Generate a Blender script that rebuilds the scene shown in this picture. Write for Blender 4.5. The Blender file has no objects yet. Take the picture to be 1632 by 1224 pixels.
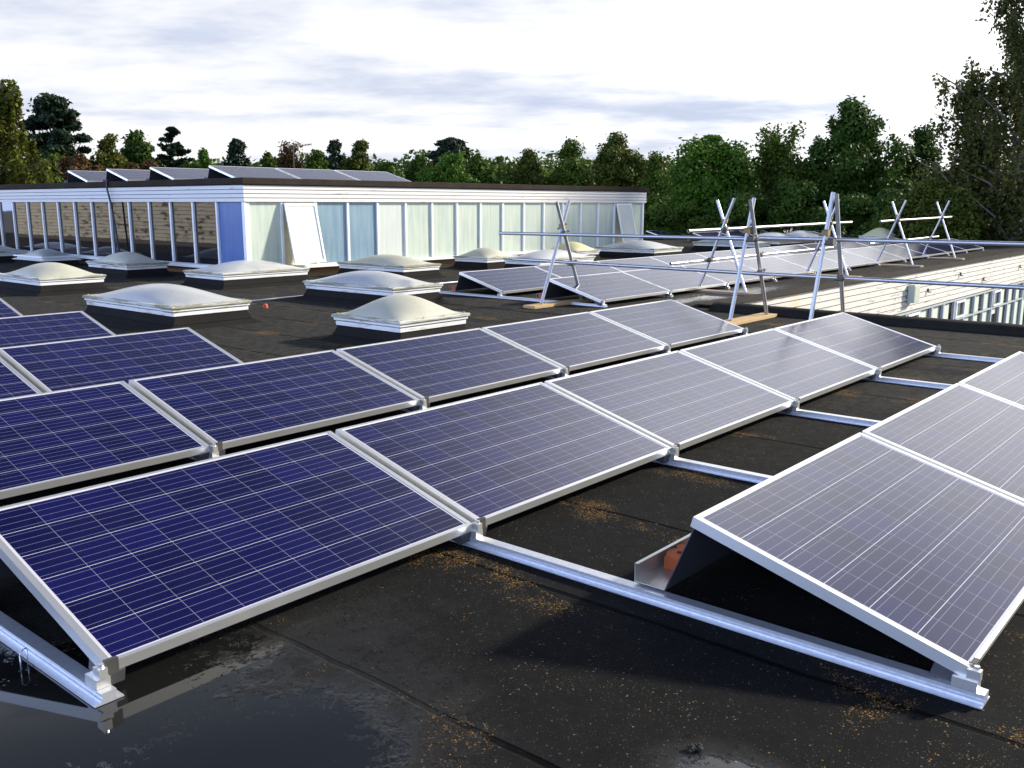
import bpy, math, random
import numpy as np
from mathutils import Vector, Matrix

SC = bpy.context.scene
COL = SC.collection

# ------------------------------------------------------------------ camera
cam_d = bpy.data.cameras.new("camera")
cam = bpy.data.objects.new("camera", cam_d)
COL.objects.link(cam)
CR = np.array([0.64396457, -0.76505489, 0.00080381])
CU = np.array([0.14508877, 0.12315606, 0.98172391])
CF = np.array([0.75117167, 0.63207879, -0.19030901])
CP = np.array([-2.86265069, -2.6155238, 1.36862521])
FPX = 1481.35
cam.matrix_world = Matrix(((CR[0], CU[0], -CF[0], CP[0]), (CR[1], CU[1], -CF[1], CP[1]),
                           (CR[2], CU[2], -CF[2], CP[2]), (0, 0, 0, 1)))
cam_d.sensor_width = 36
cam_d.lens = FPX / 1632 * 36
cam_d.clip_start = 0.05
cam_d.clip_end = 2000
SC.camera = cam

# ------------------------------------------------------------------ light
SUN_EL, SUN_AZ = math.radians(23.5), math.radians(-26)
sd = Vector((math.cos(SUN_EL) * math.cos(SUN_AZ), math.cos(SUN_EL) * math.sin(SUN_AZ), math.sin(SUN_EL)))
sun_l = bpy.data.lights.new("sun", 'SUN')
sun_l.energy = 4.5
sun_l.angle = math.radians(3.5)
sun_l.color = (1.0, 0.93, 0.80)
sun = bpy.data.objects.new("sun", sun_l)
COL.objects.link(sun)
sun.rotation_euler = sd.to_track_quat('Z', 'Y').to_euler()
SC.view_settings.view_transform = 'Standard'
SC.view_settings.look = 'None'
SC.view_settings.gamma = 1
SC.view_settings.exposure = 0.9
try:
    SC.cycles.max_bounces = 6
    SC.cycles.use_denoising = True
except Exception:
    pass

world = bpy.data.worlds.new("World")
SC.world = world
world.use_nodes = True
wn, wl = world.node_tree.nodes, world.node_tree.links
wn.clear()


class NT:
    """small node helper"""
    def __init__(s, tree):
        s.n, s.l = tree.nodes, tree.links

    def new(s, t, **kw):
        n = s.n.new(t)
        for k, v in kw.items():
            setattr(n, k, v)
        return n

    def put(s, inp, v):
        if hasattr(v, 'is_linked') or isinstance(v, bpy.types.NodeSocket):
            s.l.new(v, inp)
        else:
            inp.default_value = v

    def math(s, op, a, b=None, c=None, clamp=False):
        n = s.new('ShaderNodeMath', operation=op, use_clamp=clamp)
        s.put(n.inputs[0], a)
        if b is not None: s.put(n.inputs[1], b)
        if c is not None: s.put(n.inputs[2], c)
        return n.outputs[0]

    def vmath(s, op, a, b=None):
        n = s.new('ShaderNodeVectorMath', operation=op)
        s.put(n.inputs[0], a)
        if b is not None: s.put(n.inputs[1], b)
        return n.outputs['Value'] if op in ('LENGTH', 'DOT_PRODUCT', 'DISTANCE') else n.outputs[0]

    def noise(s, vec, scale, detail=4, rough=.55, out=0):
        n = s.new('ShaderNodeTexNoise')
        if vec is not None: s.l.new(vec, n.inputs['Vector'])
        n.inputs['Scale'].default_value = scale
        n.inputs['Detail'].default_value = detail
        n.inputs['Roughness'].default_value = rough
        return n.outputs[out]

    def step(s, v, a, b):
        n = s.new('ShaderNodeMapRange', interpolation_type='SMOOTHSTEP')
        s.put(n.inputs[0], v)
        s.put(n.inputs[1], a)
        s.put(n.inputs[2], b)
        return n.outputs[0]

    def mix(s, f, a, b):
        n = s.new('ShaderNodeMix', data_type='RGBA')
        s.put(n.inputs[0], f)
        for i, v in ((6, a), (7, b)):
            if isinstance(v, tuple): n.inputs[i].default_value = v if len(v) == 4 else (*v, 1)
            else: s.l.new(v, n.inputs[i])
        return n.outputs[2]

    def sep(s, v):
        n = s.new('ShaderNodeSeparateXYZ')
        s.l.new(v, n.inputs[0])
        return n.outputs

    def comb(s, x, y, z):
        n = s.new('ShaderNodeCombineXYZ')
        for i, v in enumerate((x, y, z)): s.put(n.inputs[i], v)
        return n.outputs[0]


def build_world():
    t = NT(world.node_tree)
    out = t.new('ShaderNodeOutputWorld')
    bg = t.new('ShaderNodeBackground')
    bg.inputs[1].default_value = 0.06
    sky = t.new('ShaderNodeTexSky', sky_type='NISHITA')
    sky.sun_disc = False
    sky.sun_elevation = SUN_EL
    sky.sun_rotation = math.radians(90) - SUN_AZ
    sky.altitude = 50
    sky.air_density = 1.0
    sky.dust_density = 1.0
    d = t.vmath('NORMALIZE', t.new('ShaderNodeTexCoord').outputs['Generated'])
    x, y, z = t.sep(d)
    zc = t.math('ADD', t.math('MAXIMUM', z, 0.0), 0.12)
    cx = t.math('DIVIDE', x, zc)
    cy = t.math('DIVIDE', y, zc)
    # cloud sheet seen in perspective, long streaks lying across the view
    u = t.math('ADD', t.math('MULTIPLY', cx, .64), t.math('MULTIPLY', cy, -.77))
    v = t.math('ADD', t.math('MULTIPLY', cx, .77), t.math('MULTIPLY', cy, .64))
    vec = t.comb(t.math('MULTIPLY', u, .72), t.math('MULTIPLY', v, 1.0), 3.7)
    n1 = t.noise(vec, .62, 6, .58)
    n2 = t.noise(vec, 3.1, 6, .62)
    nn = t.math('ADD', t.math('MULTIPLY', n1, .8), t.math('MULTIPLY', n2, .2))
    s = t.math('MAXIMUM', t.vmath('DOT_PRODUCT', d, tuple(sd)), 0.0)
    glow = t.math('POWER', s, 2.5)
    bias = t.math('ADD', nn, t.math('MULTIPLY', glow, .16))
    cl = t.step(bias, .39, .58)
    hi = t.step(z, .54, .30)
    # one bright cloud bank high on the sun side
    bank = t.math('MAXIMUM', t.vmath('DOT_PRODUCT', d, (.847, .275, .454)), 0.0)
    cl = t.math('MULTIPLY', cl, t.math('MAXIMUM', t.math('MAXIMUM', hi, t.math('POWER', bank, 25.0)), t.math('POWER', s, 8.0)))
    side = t.step(t.vmath('DOT_PRODUCT', d, (.97, .24, 0)), .02, .44)
    cl = t.math('MULTIPLY', cl, side)
    bright = t.math('ADD', 9.6, t.math('MULTIPLY', t.math('POWER', s, 3.0), 8.0))
    bright = t.math('ADD', bright, t.math('MULTIPLY', t.math('POWER', bank, 40.0), 11.0))
    cc = t.new('ShaderNodeCombineColor')
    for i, k in enumerate((.985, .99, 1.0)):
        t.put(cc.inputs[i], t.math('MULTIPLY', bright, k))
    # thin veil: the gaps between clouds are pale lavender, not deep blue, low in the sky
    left = t.step(t.vmath('DOT_PRODUCT', d, (-.94, .34, 0)), -.05, .45)
    low = t.step(z, t.math('SUBTRACT', .72, t.math('MULTIPLY', t.math('SUBTRACT', 1.0, left), .24)), .16)
    veil = t.mix(left, (5.6, 6.2, 8.0), (23.0, 29.0, 46.0))
    zen = t.new('ShaderNodeMix', data_type='RGBA', blend_type='MULTIPLY')
    t.put(zen.inputs[0], t.step(z, .40, .66))
    t.l.new(sky.outputs[0], zen.inputs[6])
    zen.inputs[7].default_value = (.45, .50, .80, 1)
    gap = t.mix(t.math('MULTIPLY', low, .9), zen.outputs[2], veil)
    colr = t.mix(cl, gap, cc.outputs[0])
    t.l.new(colr, bg.inputs[0])
    t.l.new(bg.outputs[0], out.inputs[0])


build_world()


# ------------------------------------------------------------------ materials
def material(name):
    m = bpy.data.materials.new(name)
    m.use_nodes = True
    m.node_tree.nodes.clear()
    t = NT(m.node_tree)
    o = t.new('ShaderNodeOutputMaterial')
    p = t.new('ShaderNodeBsdfPrincipled')
    t.l.new(p.outputs[0], o.inputs[0])
    return m, t, p, o


def bump(t, p, h, strength=.3, dist=.01):
    b = t.new('ShaderNodeBump')
    b.inputs['Strength'].default_value = strength
    b.inputs['Distance'].default_value = dist
    t.l.new(h, b.inputs['Height'])
    t.l.new(b.outputs[0], p.inputs['Normal'])
    return b


def simple(name, col, rough=.5, metal=0., var=.12, scale=6., spec=.5, bmp=0., bscale=60., stretch=None):
    m, t, p, o = material(name)
    pos = t.new('ShaderNodeNewGeometry').outputs['Position']
    v = pos
    if stretch: v = t.vmath('MULTIPLY', pos, stretch)
    n = t.noise(v, scale, 5, .6)
    f = t.math('MULTIPLY', t.math('SUBTRACT', n, .5), 2 * var)
    f = t.math('ADD', 1.0, f)
    cc = t.new('ShaderNodeCombineColor')
    for i in range(3): t.put(cc.inputs[i], t.math('MULTIPLY', f, col[i]))
    t.l.new(cc.outputs[0], p.inputs['Base Color'])
    p.inputs['Roughness'].default_value = rough
    p.inputs['Metallic'].default_value = metal
    p.inputs['Specular IOR Level'].default_value = spec
    if bmp: bump(t, p, t.noise(pos, bscale, 3), bmp, .004)
    return m


def mat_roof():
    m, t, p, o = material('bitumen_felt')
    pos = t.new('ShaderNodeNewGeometry').outputs['Position']
    x, y, z = t.sep(pos)
    big = t.noise(pos, .7, 6, .6)
    mid = t.noise(pos, 4, 5, .6)
    fine = t.noise(pos, 330, 3, .7)
    gran = t.noise(pos, 700, 2, .6)
    # felt sheets 0.915 m wide, laid along Y, dark lap joint at each edge
    wob = t.math('MULTIPLY', t.math('SUBTRACT', t.noise(pos, 2.2, 3), .5), .05)
    xs = t.math('DIVIDE', t.math('ADD', t.math('ADD', x, 1.09 + .9144 * 40), wob), .9144)
    fr = t.math('FRACT', xs)
    dj = t.math('MINIMUM', fr, t.math('SUBTRACT', 1.0, fr))
    joint = t.step(dj, .019, .008)
    sheet = t.new('ShaderNodeTexWhiteNoise', noise_dimensions='1D')
    t.l.new(t.math('FLOOR', xs), sheet.inputs['W'])
    lap = t.step(fr, .12, .0)
    # lichen and rust coloured grit gathered beside the joints and in drifts
    near = t.step(t.math('MINIMUM', fr, t.math('MULTIPLY', t.math('SUBTRACT', 1.0, fr), .6)), .16, .02)
    dr = t.noise(pos, 1.9, 5, .7)
    drift = t.math('MAXIMUM', t.math('MULTIPLY', t.step(dr, .50, .66), t.math('ADD', .05, t.math('MULTIPLY', near, .95))), t.math('MULTIPLY', t.step(dr, .66, .80), .6))
    def grains(scale, density, seed):
        v = t.new('ShaderNodeTexVoronoi')
        t.l.new(t.vmath('ADD', pos, (seed, seed * .7, 0)), v.inputs['Vector'])
        v.inputs['Scale'].default_value = scale
        rnd = t.sep(v.outputs['Color'])[0]
        on = t.math('GREATER_THAN', rnd, t.math('SUBTRACT', 1.0, density))
        return t.math('MULTIPLY', on, t.step(v.outputs['Distance'], .52, .30))
    lich = t.math('MAXIMUM', grains(150, t.math('MULTIPLY', drift, .62), 3.1), grains(330, t.math('MULTIPLY', drift, .5), 7.7))
    white = t.math('MAXIMUM', grains(120, .012, 1.3), grains(300, .03, 5.9))
    stone = grains(420, .34, 9.1)
    base = t.mix(t.step(big, .3, .7), (.0105, .0112, .0106), (.022, .0213, .019))
    far_sheen = t.step(t.math('ADD', t.math('ADD', x, t.math('MULTIPLY', y, .8)), t.math('MULTIPLY', big, 3.0)), 2.6, 8.0)  # felt colour lightened far off, painting in its sheen at grazing view
    base = t.mix(far_sheen, t.mix(.72, base, (.0055, .006, .0055)), t.mix(.55, base, (.125, .121, .108)))
    base = t.mix(t.math('MULTIPLY', mid, .35), base, (.016, .0165, .016))
    base = t.mix(t.math('MULTIPLY', sheet.outputs[0], .22), base, (.042, .038, .031))
    base = t.mix(t.math('MULTIPLY', stone, .8), base, t.mix(far_sheen, (.044, .046, .045), (.160, .156, .140)))
    base = t.mix(white, base, (.24, .24, .22))
    mott = t.noise(pos, 11, 5, .7)
    base = t.mix(t.math('MULTIPLY', t.step(mott, .56, .40), .55), base, (.006, .0065, .006))
    base = t.mix(t.step(fine, .60, .42), base, (.010, .010, .010))
    base = t.mix(t.math('MULTIPLY', lap, .3), base, (.014, .014, .014))
    base = t.mix(joint, base, (.0022, .0022, .0022))
    base = t.mix(lich, base, t.mix(t.noise(pos, 23, 2), (.25, .12, .03), (.28, .19, .06)))
    # standing water
    def blob(cx, cy, rx, ry):
        v = t.vmath('MULTIPLY', t.vmath('SUBTRACT', pos, (cx, cy, 0)), (1 / rx, 1 / ry, 0))
        return t.vmath('LENGTH', v)
    dd = None
    for b in ((-2.05, .02, .98, .62), (-1.62, -.62, .50, .42), (-.84, -1.70, .12, .20), (11.3, 4.6, 1.7, .34), (9.3, 4.6, 1.2, .2)):
        k = blob(*b)
        dd = k if dd is None else t.math('MINIMUM', dd, k)
    dd = t.math('ADD', dd, t.math('MULTIPLY', t.math('SUBTRACT', t.noise(pos, 7, 5, .65), .5), .95))
    gritn = t.noise(pos, 34, 4, .7)
    dd = t.math('ADD', dd, t.math('MULTIPLY', t.step(gritn, .54, .66), .32))
    # stay on the near side of the lap joint at x = -1.09
    lim = t.math('MULTIPLY', t.step(x, -1.12, -1.06), t.step(x, -.98, -1.06))
    wet = t.math('MULTIPLY', t.step(dd, 1.10, .80), t.math('SUBTRACT', 1.0, lim))
    damp = t.step(dd, 1.75, 1.0)
    base = t.mix(t.math('MULTIPLY', damp, .55), base, (.011, .011, .0105))
    base = t.mix(wet, base, (.009, .009, .008))
    t.l.new(base, p.inputs['Base Color'])
    r = t.math('SUBTRACT', .88, t.math('MULTIPLY', damp, .28))
    mr = t.new('ShaderNodeMix', data_type='FLOAT')
    t.put(mr.inputs[0], wet); t.put(mr.inputs[2], r); mr.inputs[3].default_value = .03
    t.l.new(mr.outputs[0], p.inputs['Roughness'])
    t.put(p.inputs['Specular IOR Level'], t.math('ADD', .04, t.math('ADD', t.math('MULTIPLY', wet, .36), t.math('MULTIPLY', damp, .12))))
    h = t.math('ADD', t.math('MULTIPLY', fine, .5), t.math('MULTIPLY', stone, .5))
    h = t.math('ADD', h, t.math('MULTIPLY', gritn, .6))
    h = t.math('ADD', h, t.math('MULTIPLY', mid, 1.2))
    h = t.math('SUBTRACT', h, t.math('MULTIPLY', joint, 2.2))
    h = t.math('ADD', h, t.math('MULTIPLY', lap, .5))
    h = t.math('MULTIPLY', h, t.math('SUBTRACT', 1.0, t.math('MAXIMUM', wet, t.math('MULTIPLY', damp, .6))))
    bump(t, p, h, .55, .006)
    return m


def mat_cells(L):
    ncol = 10 if L < 1.8 else 12
    mx = (L - ncol * .158) / 2
    m, t, p, o = material('solar_cells')
    uv = t.new('ShaderNodeUVMap').outputs[0]
    u, v, _ = t.sep(uv)
    cu = t.math('DIVIDE', t.math('SUBTRACT', u, mx), .158)
    cv = t.math('DIVIDE', t.math('SUBTRACT', v, .021), .158)
    fu, fv = t.math('FRACT', cu), t.math('FRACT', cv)
    def edge(f, w):
        return t.math('GREATER_THAN', t.math('ABSOLUTE', t.math('SUBTRACT', f, .5)), .5 - w)
    gu, gv = edge(fu, .0045), edge(fv, .008)
    f4 = t.math('FRACT', t.math('MULTIPLY', fv, 4))
    bus = t.math('LESS_THAN', t.math('ABSOLUTE', t.math('SUBTRACT', f4, .5)), .022)
    def outside(c, n):
        return t.math('GREATER_THAN', t.math('ABSOLUTE', t.math('SUBTRACT', c, n / 2)), n / 2)
    outm = t.math('MAXIMUM', outside(cu, ncol), outside(cv, 6))
    pos = t.new('ShaderNodeNewGeometry').outputs['Position']
    wv = t.new('ShaderNodeTexWhiteNoise', noise_dimensions='3D')
    oi = t.new('ShaderNodeObjectInfo').outputs['Random']
    t.l.new(t.comb(t.math('FLOOR', cu), t.math('FLOOR', cv), oi), wv.inputs['Vector'])
    vo = t.new('ShaderNodeTexVoronoi')
    t.l.new(pos, vo.inputs['Vector'])
    vo.inputs['Scale'].default_value = 90
    fl = t.sep(vo.outputs['Color'])[0]
    k = t.math('ADD', t.math('MULTIPLY', wv.outputs['Value'], .6), t.math('MULTIPLY', fl, .4))
    cell = t.mix(k, (.0009, .0010, .024), (.0036, .0032, .066))
    col = t.mix(bus, cell, (.17, .17, .22))
    col = t.mix(gu, col, (.27, .27, .33))
    col = t.mix(t.math('MAXIMUM', gv, outm), col, (.50, .50, .56))
    # faint dried dust film
    dust = t.math('MULTIPLY', t.noise(pos, 3.0, 5, .6), .018)
    col = t.mix(dust, col, (.35, .33, .30))
    t.l.new(col, p.inputs['Base Color'])
    r = t.math('ADD', .12, t.math('MULTIPLY', t.noise(pos, 2.2, 4, .6), .08))
    t.l.new(r, p.inputs['Roughness'])
    p.inputs['IOR'].default_value = 1.5
    p.inputs['Specular IOR Level'].default_value = .5
    bump(t, p, t.noise(pos, 260, 2), .05, .001)
    return m


def mat_boards(name, col, dirt, amount, zf=14, stain=None):
    """painted timber boards with peeling dirt streaks lying along the board"""
    m, t, p, o = material(name)
    pos = t.new('ShaderNodeNewGeometry').outputs['Position']
    st = t.vmath('MULTIPLY', pos, (1.2, 1.2, zf))
    n = t.noise(st, 1.6, 7, .7)
    n2 = t.noise(pos, .5, 3, .5)
    f = t.step(t.math('ADD', n, t.math('MULTIPLY', n2, .25)), 1.0 - amount, 1.12 - amount)
    base = t.mix(t.noise(t.vmath('MULTIPLY', pos, (.8, .8, 9)), 2, 4), tuple(c * .86 for c in col), col)
    if stain:
        run = t.noise(t.vmath('MULTIPLY', pos, (1.1, 1.1, .35)), .55, 5, .65)
        base = t.mix(t.math('MULTIPLY', t.step(run, .52, .70), .7), base, stain)
    c = t.mix(f, base, dirt)
    t.l.new(c, p.inputs['Base Color'])
    p.inputs['Roughness'].default_value = .6
    p.inputs['Specular IOR Level'].default_value = .3
    bump(t, p, n, .15, .004)
    return m


def mat_blind(name, a, b, rough=.22):
    m, t, p, o = material(name)
    pos = t.new('ShaderNodeNewGeometry').outputs['Position']
    n = t.noise(t.vmath('MULTIPLY', pos, (9, 9, .5)), 1.3, 5, .65)
    n2 = t.noise(pos, 1.2, 3)
    c = t.mix(t.step(t.math('ADD', t.math('MULTIPLY', n, .7), t.math('MULTIPLY', n2, .3)), .35, .65), a, b)
    t.l.new(c, p.inputs['Base Color'])
    p.inputs['Roughness'].default_value = rough
    return m


def mat_leaf(name, a, b, trans=.22):
    m, t, p, o = material(name)
    pos = t.new('ShaderNodeNewGeometry').outputs['Position']
    n = t.noise(pos, .55, 4, .65)
    n2 = t.noise(pos, 7, 2, .6)
    c = t.mix(t.step(t.math('ADD', t.math('MULTIPLY', n, .6), t.math('MULTIPLY', n2, .4)), .32, .68), a, b)
    t.l.new(c, p.inputs['Base Color'])
    p.inputs['Roughness'].default_value = .55
    p.inputs['Specular IOR Level'].default_value = .10
    tr = t.new('ShaderNodeBsdfTranslucent')
    t.l.new(c, tr.inputs[0])
    mx = t.new('ShaderNodeMixShader')
    mx.inputs[0].default_value = trans
    t.l.new(p.outputs[0], mx.inputs[1]); t.l.new(tr.outputs[0], mx.inputs[2])
    t.l.new(mx.outputs[0], o.inputs[0])
    return m


M = {}
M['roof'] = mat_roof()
M['cells10'] = mat_cells(1.65)
M['cells12'] = mat_cells(1.95)
M['alu'] = simple('anodised_aluminium', (.76, .76, .73), .40, .8, .06, 4)
M['rail'] = simple('rail_aluminium', (.70, .72, .76), .36, .7, .22, 55)
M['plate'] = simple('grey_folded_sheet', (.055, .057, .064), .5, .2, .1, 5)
M['tray'] = simple('galvanised_tray', (.55, .54, .52), .4, .8, .15, 8)
M['clamp'] = simple('clamp_metal', (.78, .76, .70), .35, .8, .1, 30)
M['dark_clamp'] = simple('dark_clamp_metal', (.10, .095, .09), .45, .6, .1, 30)
M['galv'] = simple('galvanised_tube', (.46, .47, .49), .40, .85, .16, 12, stretch=(3, 3, 3))
M['coupler'] = simple('weathered_coupler', (.10, .085, .06), .6, .5, .3, 40)
M['gold'] = simple('yellow_passivated_coupler', (.20, .15, .06), .5, .5, .2, 40)
M['timber'] = simple('sawn_timber', (.45, .30, .13), .75, 0, .35, 5, bmp=.3, stretch=(1.5, 12, 12))
M['timber_old'] = simple('weathered_timber', (.27, .20, .13), .8, 0, .35, 5, bmp=.3, stretch=(12, 1.5, 12))
M['brick'] = simple('orange_brick', (.42, .095, .025), .85, 0, .2, 30, bmp=.4)
M['white'] = simple('white_frame', (.76, .77, .76), .4, 0, .07, 6)
M['white_dirty'] = mat_boards('grimy_white_rim', (.78, .78, .76), (.40, .38, .28), .34)
M['flange'] = mat_boards('grimy_flange', (.60, .59, .52), (.26, .25, .17), .44)
M['felt_kerb'] = simple('kerb_felt', (.0155, .0145, .0135), .9, 0, .4, 3, bmp=.5, bscale=90, spec=.08)
M['coping'] = simple('mossy_coping', (.034, .027, .020), .92, 0, .55, 3, bmp=.4, spec=.08)
M['frame_grey'] = simple('grey_window_frame', (.36, .39, .41), .5, 0, .08, 5)
M['kerb_moss'] = simple('mossy_black_felt', (.017, .0165, .014), .92, 0, .6, 4, bmp=.6, bscale=50, spec=.08)
M['boards'] = mat_boards('white_painted_boards', (.70, .69, .66), (.22, .20, .17), .27)
M['boards_cream'] = mat_boards('cream_painted_boards', (.54, .53, .48), (.15, .12, .09), .33, 14, (.56, .44, .24))
M['gap'] = simple('board_shadow_gap', (.10, .09, .08), .9)
M['boards_old'] = mat_boards('peeling_boards', (.58, .55, .49), (.06, .05, .04), .35, 4)
M['sill_wood'] = simple('stained_sill_timber', (.20, .105, .035), .7, 0, .4, 6, stretch=(1, 8, 8))
M['blind_white'] = mat_blind('frosted_pane_pale_green', (.42, .50, .43), (.55, .60, .50))
M['blind_slat'] = simple('pale_green_slats', (.26, .33, .26), .5, 0, .15, 3)
M['blind_blue'] = mat_blind('frosted_pane_pale_blue', (.16, .255, .33), (.23, .33, .39))
M['blind_bright'] = mat_blind('frosted_pane_white', (.52, .57, .53), (.62, .64, .58))
M['blind_deep'] = mat_blind('blue_pane', (.055, .12, .32), (.09, .16, .35), .3)
M['yellow_wall'] = simple('cream_reveal', (.66, .60, .38), .6)
M['cable'] = simple('black_cable', (.012, .013, .03), .5)
M['red'] = simple('red_plastic', (.62, .06, .03), .4)
M['moss'] = simple('moss', (.014, .014, .009), .95, 0, .5, 40, bmp=.8)
M['box'] = simple('grey_green_enamel', (.42, .47, .40), .45)
M['emblem'] = simple('yellow_label', (.70, .62, .20), .5)
M['ground'] = simple('courtyard_paving', (.16, .15, .13), .9, 0, .3, .8)
M['bark'] = simple('tree_bark', (.07, .055, .04), .9, 0, .4, 8, stretch=(4, 4, 1))
M['bark_birch'] = simple('birch_bark', (.13, .12, .10), .8, 0, .5, 5, stretch=(2, 2, 5))


def mat_glass_dark():
    m, t, p, o = material('dark_reflecting_glass')
    pos = t.new('ShaderNodeNewGeometry').outputs['Position']
    p.inputs['Base Color'].default_value = (.010, .010, .012, 1)
    p.inputs['Roughness'].default_value = .025
    p.inputs['IOR'].default_value = 1.75
    bump(t, p, t.noise(pos, 1.1, 2), .03, .02)
    return m


M['glass'] = mat_glass_dark()


def mat_dome(name, a, b, rough):
    m, t, p, o = material(name)
    pos = t.new('ShaderNodeTexCoord').outputs['Object']
    n = t.noise(t.vmath('MULTIPLY', pos, (5, 1.6, 2)), 2.2, 6, .7)
    n2 = t.noise(pos, 2.0, 3)
    c = t.mix(t.step(n2, .3, .7), a, b)
    c = t.mix(t.math('MULTIPLY', t.step(n, .57, .74), .6), c, (.25, .24, .16))
    c = t.mix(t.math('MULTIPLY', t.step(t.noise(pos, 14, 4, .7), .66, .76), .5), c, (.2, .2, .16))
    t.l.new(c, p.inputs['Base Color'])
    p.inputs['Roughness'].default_value = rough
    p.inputs['Specular IOR Level'].default_value = .6
    bump(t, p, n, .05, .01)
    return m


M['dome_grey'] = mat_dome('weathered_grey_dome', (.42, .43, .42), (.50, .50, .47), .24)
M['dome_cream'] = mat_dome('weathered_cream_dome', (.44, .43, .33), (.51, .50, .39), .40)
M['dome_yellow'] = mat_dome('yellowed_dome', (.56, .52, .26), (.60, .56, .32), .45)
M['dome_old'] = mat_dome('old_smoked_dome', (.22, .24, .23), (.30, .32, .29), .3)


# ------------------------------------------------------------------ mesh helpers
class MB:
    def __init__(s):
        s.v, s.f = [], []

    def add(s, vs, fs):
        o = len(s.v)
        s.v += [tuple(map(float, q)) for q in vs]
        s.f += [tuple(o + i for i in f) for f in fs]
        return s

    def box(s, a, b, xf=None):
        (x0, y0, z0), (x1, y1, z1) = a, b
        vs = [(x0, y0, z0), (x1, y0, z0), (x1, y1, z0), (x0, y1, z0), (x0, y0, z1), (x1, y0, z1), (x1, y1, z1), (x0, y1, z1)]
        if xf: vs = [xf(*q) for q in vs]
        return s.add(vs, [(0, 3, 2, 1), (4, 5, 6, 7), (0, 1, 5, 4), (1, 2, 6, 5), (2, 3, 7, 6), (3, 0, 4, 7)])

    def frustum(s, c0, z0, c1, z1):
        """rects c = (x0, y0, x1, y1)"""
        r = lambda c, z: [(c[0], c[1], z), (c[2], c[1], z), (c[2], c[3], z), (c[0], c[3], z)]
        return s.add(r(c0, z0) + r(c1, z1), [(0, 3, 2, 1), (4, 5, 6, 7), (0, 1, 5, 4), (1, 2, 6, 5), (2, 3, 7, 6), (3, 0, 4, 7)])

    def extrude(s, prof, x0, x1, axis='x'):
        """closed profile of (a, b) extruded along an axis; axis x: (y, z), y: (x, z)"""
        n = len(prof)
        mk = (lambda t, a, b: (t, a, b)) if axis == 'x' else (lambda t, a, b: (a, t, b))
        vs = [mk(x0, a, b) for a, b in prof] + [mk(x1, a, b) for a, b in prof]
        fs = [tuple(range(n)), tuple(range(2 * n - 1, n - 1, -1))]
        for i in range(n):
            j = (i + 1) % n
            fs.append((i, i + n, j + n, j))
        return s.add(vs, fs)

    def tube(s, a, b, r, r2=None, n=12, cap=True, wall=0):
        a, b = Vector(a), Vector(b)
        r2 = r if r2 is None else r2
        d = (b - a).normalized()
        u = d.orthogonal().normalized()
        w = d.cross(u)
        ring = lambda c, rr: [c + (u * math.cos(2 * math.pi * k / n) + w * math.sin(2 * math.pi * k / n)) * rr for k in range(n)]
        vs = ring(a, r) + ring(b, r2)
        fs = [(k, (k + 1) % n, n + (k + 1) % n, n + k) for k in range(n)]
        if wall:
            vs += ring(a, r - wall) + ring(b, r - wall)
            for k in range(n):
                j = (k + 1) % n
                fs += [(2 * n + j, 2 * n + k, 3 * n + k, 3 * n + j), (k, 2 * n + k, 2 * n + j, j), (n + j, 3 * n + j, 3 * n + k, n + k)]
        elif cap:
            fs += [tuple(range(n - 1, -1, -1)), tuple(range(n, 2 * n))]
        return s.add(vs, fs)

    def sphere(s, c, r, n=8, m=5, sq=1):
        vs = [(c[0], c[1], c[2] - r * sq)]
        for i in range(1, m):
            th = math.pi * i / m
            for k in range(n):
                ph = 2 * math.pi * k / n
                vs.append((c[0] + r * math.sin(th) * math.cos(ph), c[1] + r * math.sin(th) * math.sin(ph), c[2] - r * sq * math.cos(th)))
        vs.append((c[0], c[1], c[2] + r * sq))
        fs = [(0, 1 + (k + 1) % n, 1 + k) for k in range(n)]
        for i in range(m - 2):
            for k in range(n):
                a, b = 1 + i * n + k, 1 + i * n + (k + 1) % n
                fs.append((a, b, b + n, a + n))
        e = len(vs) - 1
        fs += [(e, 1 + (m - 2) * n + k, 1 + (m - 2) * n + (k + 1) % n) for k in range(n)]
        return s.add(vs, fs)

    def mesh(s, name, mat, smooth=False):
        me = bpy.data.meshes.new(name)
        me.from_pydata(s.v, [], s.f)
        me.materials.append(M[mat] if isinstance(mat, str) else mat)
        if smooth: me.polygons.foreach_set('use_smooth', [True] * len(me.polygons))
        me.update()
        return me

    def build(s, name, mat, parent=None, smooth=False, bevel=0):
        me = s.mesh(name, mat, smooth)
        return link(name, me, parent, bevel)


def link(name, me, parent=None, bevel=0):
    o = bpy.data.objects.new(name, me)
    COL.objects.link(o)
    if parent: o.parent = parent
    if bevel:
        b = o.modifiers.new('bevel', 'BEVEL')
        b.width = bevel
        b.segments = 2
        b.limit_method = 'ANGLE'
    return o


def smooth_angle(o, deg=40):
    o.data.polygons.foreach_set('use_smooth', [True] * len(o.data.polygons))
    o.data.set_sharp_from_angle(angle=math.radians(deg))


def tag(o, label, cat, group=None):
    o['label'] = label
    o['category'] = cat
    if group: o['group'] = group
    return o


def thing(name, loc, label, cat, group=None):
    o = bpy.data.objects.new(name, None)
    COL.objects.link(o)
    o.location = loc
    o.empty_display_size = .2
    return tag(o, label, cat, group)


def structure(o):
    o['kind'] = 'structure'
    return o


def ray(px, py):
    d = CF + CR * (px - 816) / FPX + CU * (612 - py) / FPX
    return d / np.hypot(d[0], d[1])


def at(px, py, dist):
    """point at a horizontal distance from the camera along the sight line of a photo pixel"""
    return CP + ray(px, py) * dist


ZR = -0.10          # roof surface
ZG = -3.6           # courtyard ground

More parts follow.
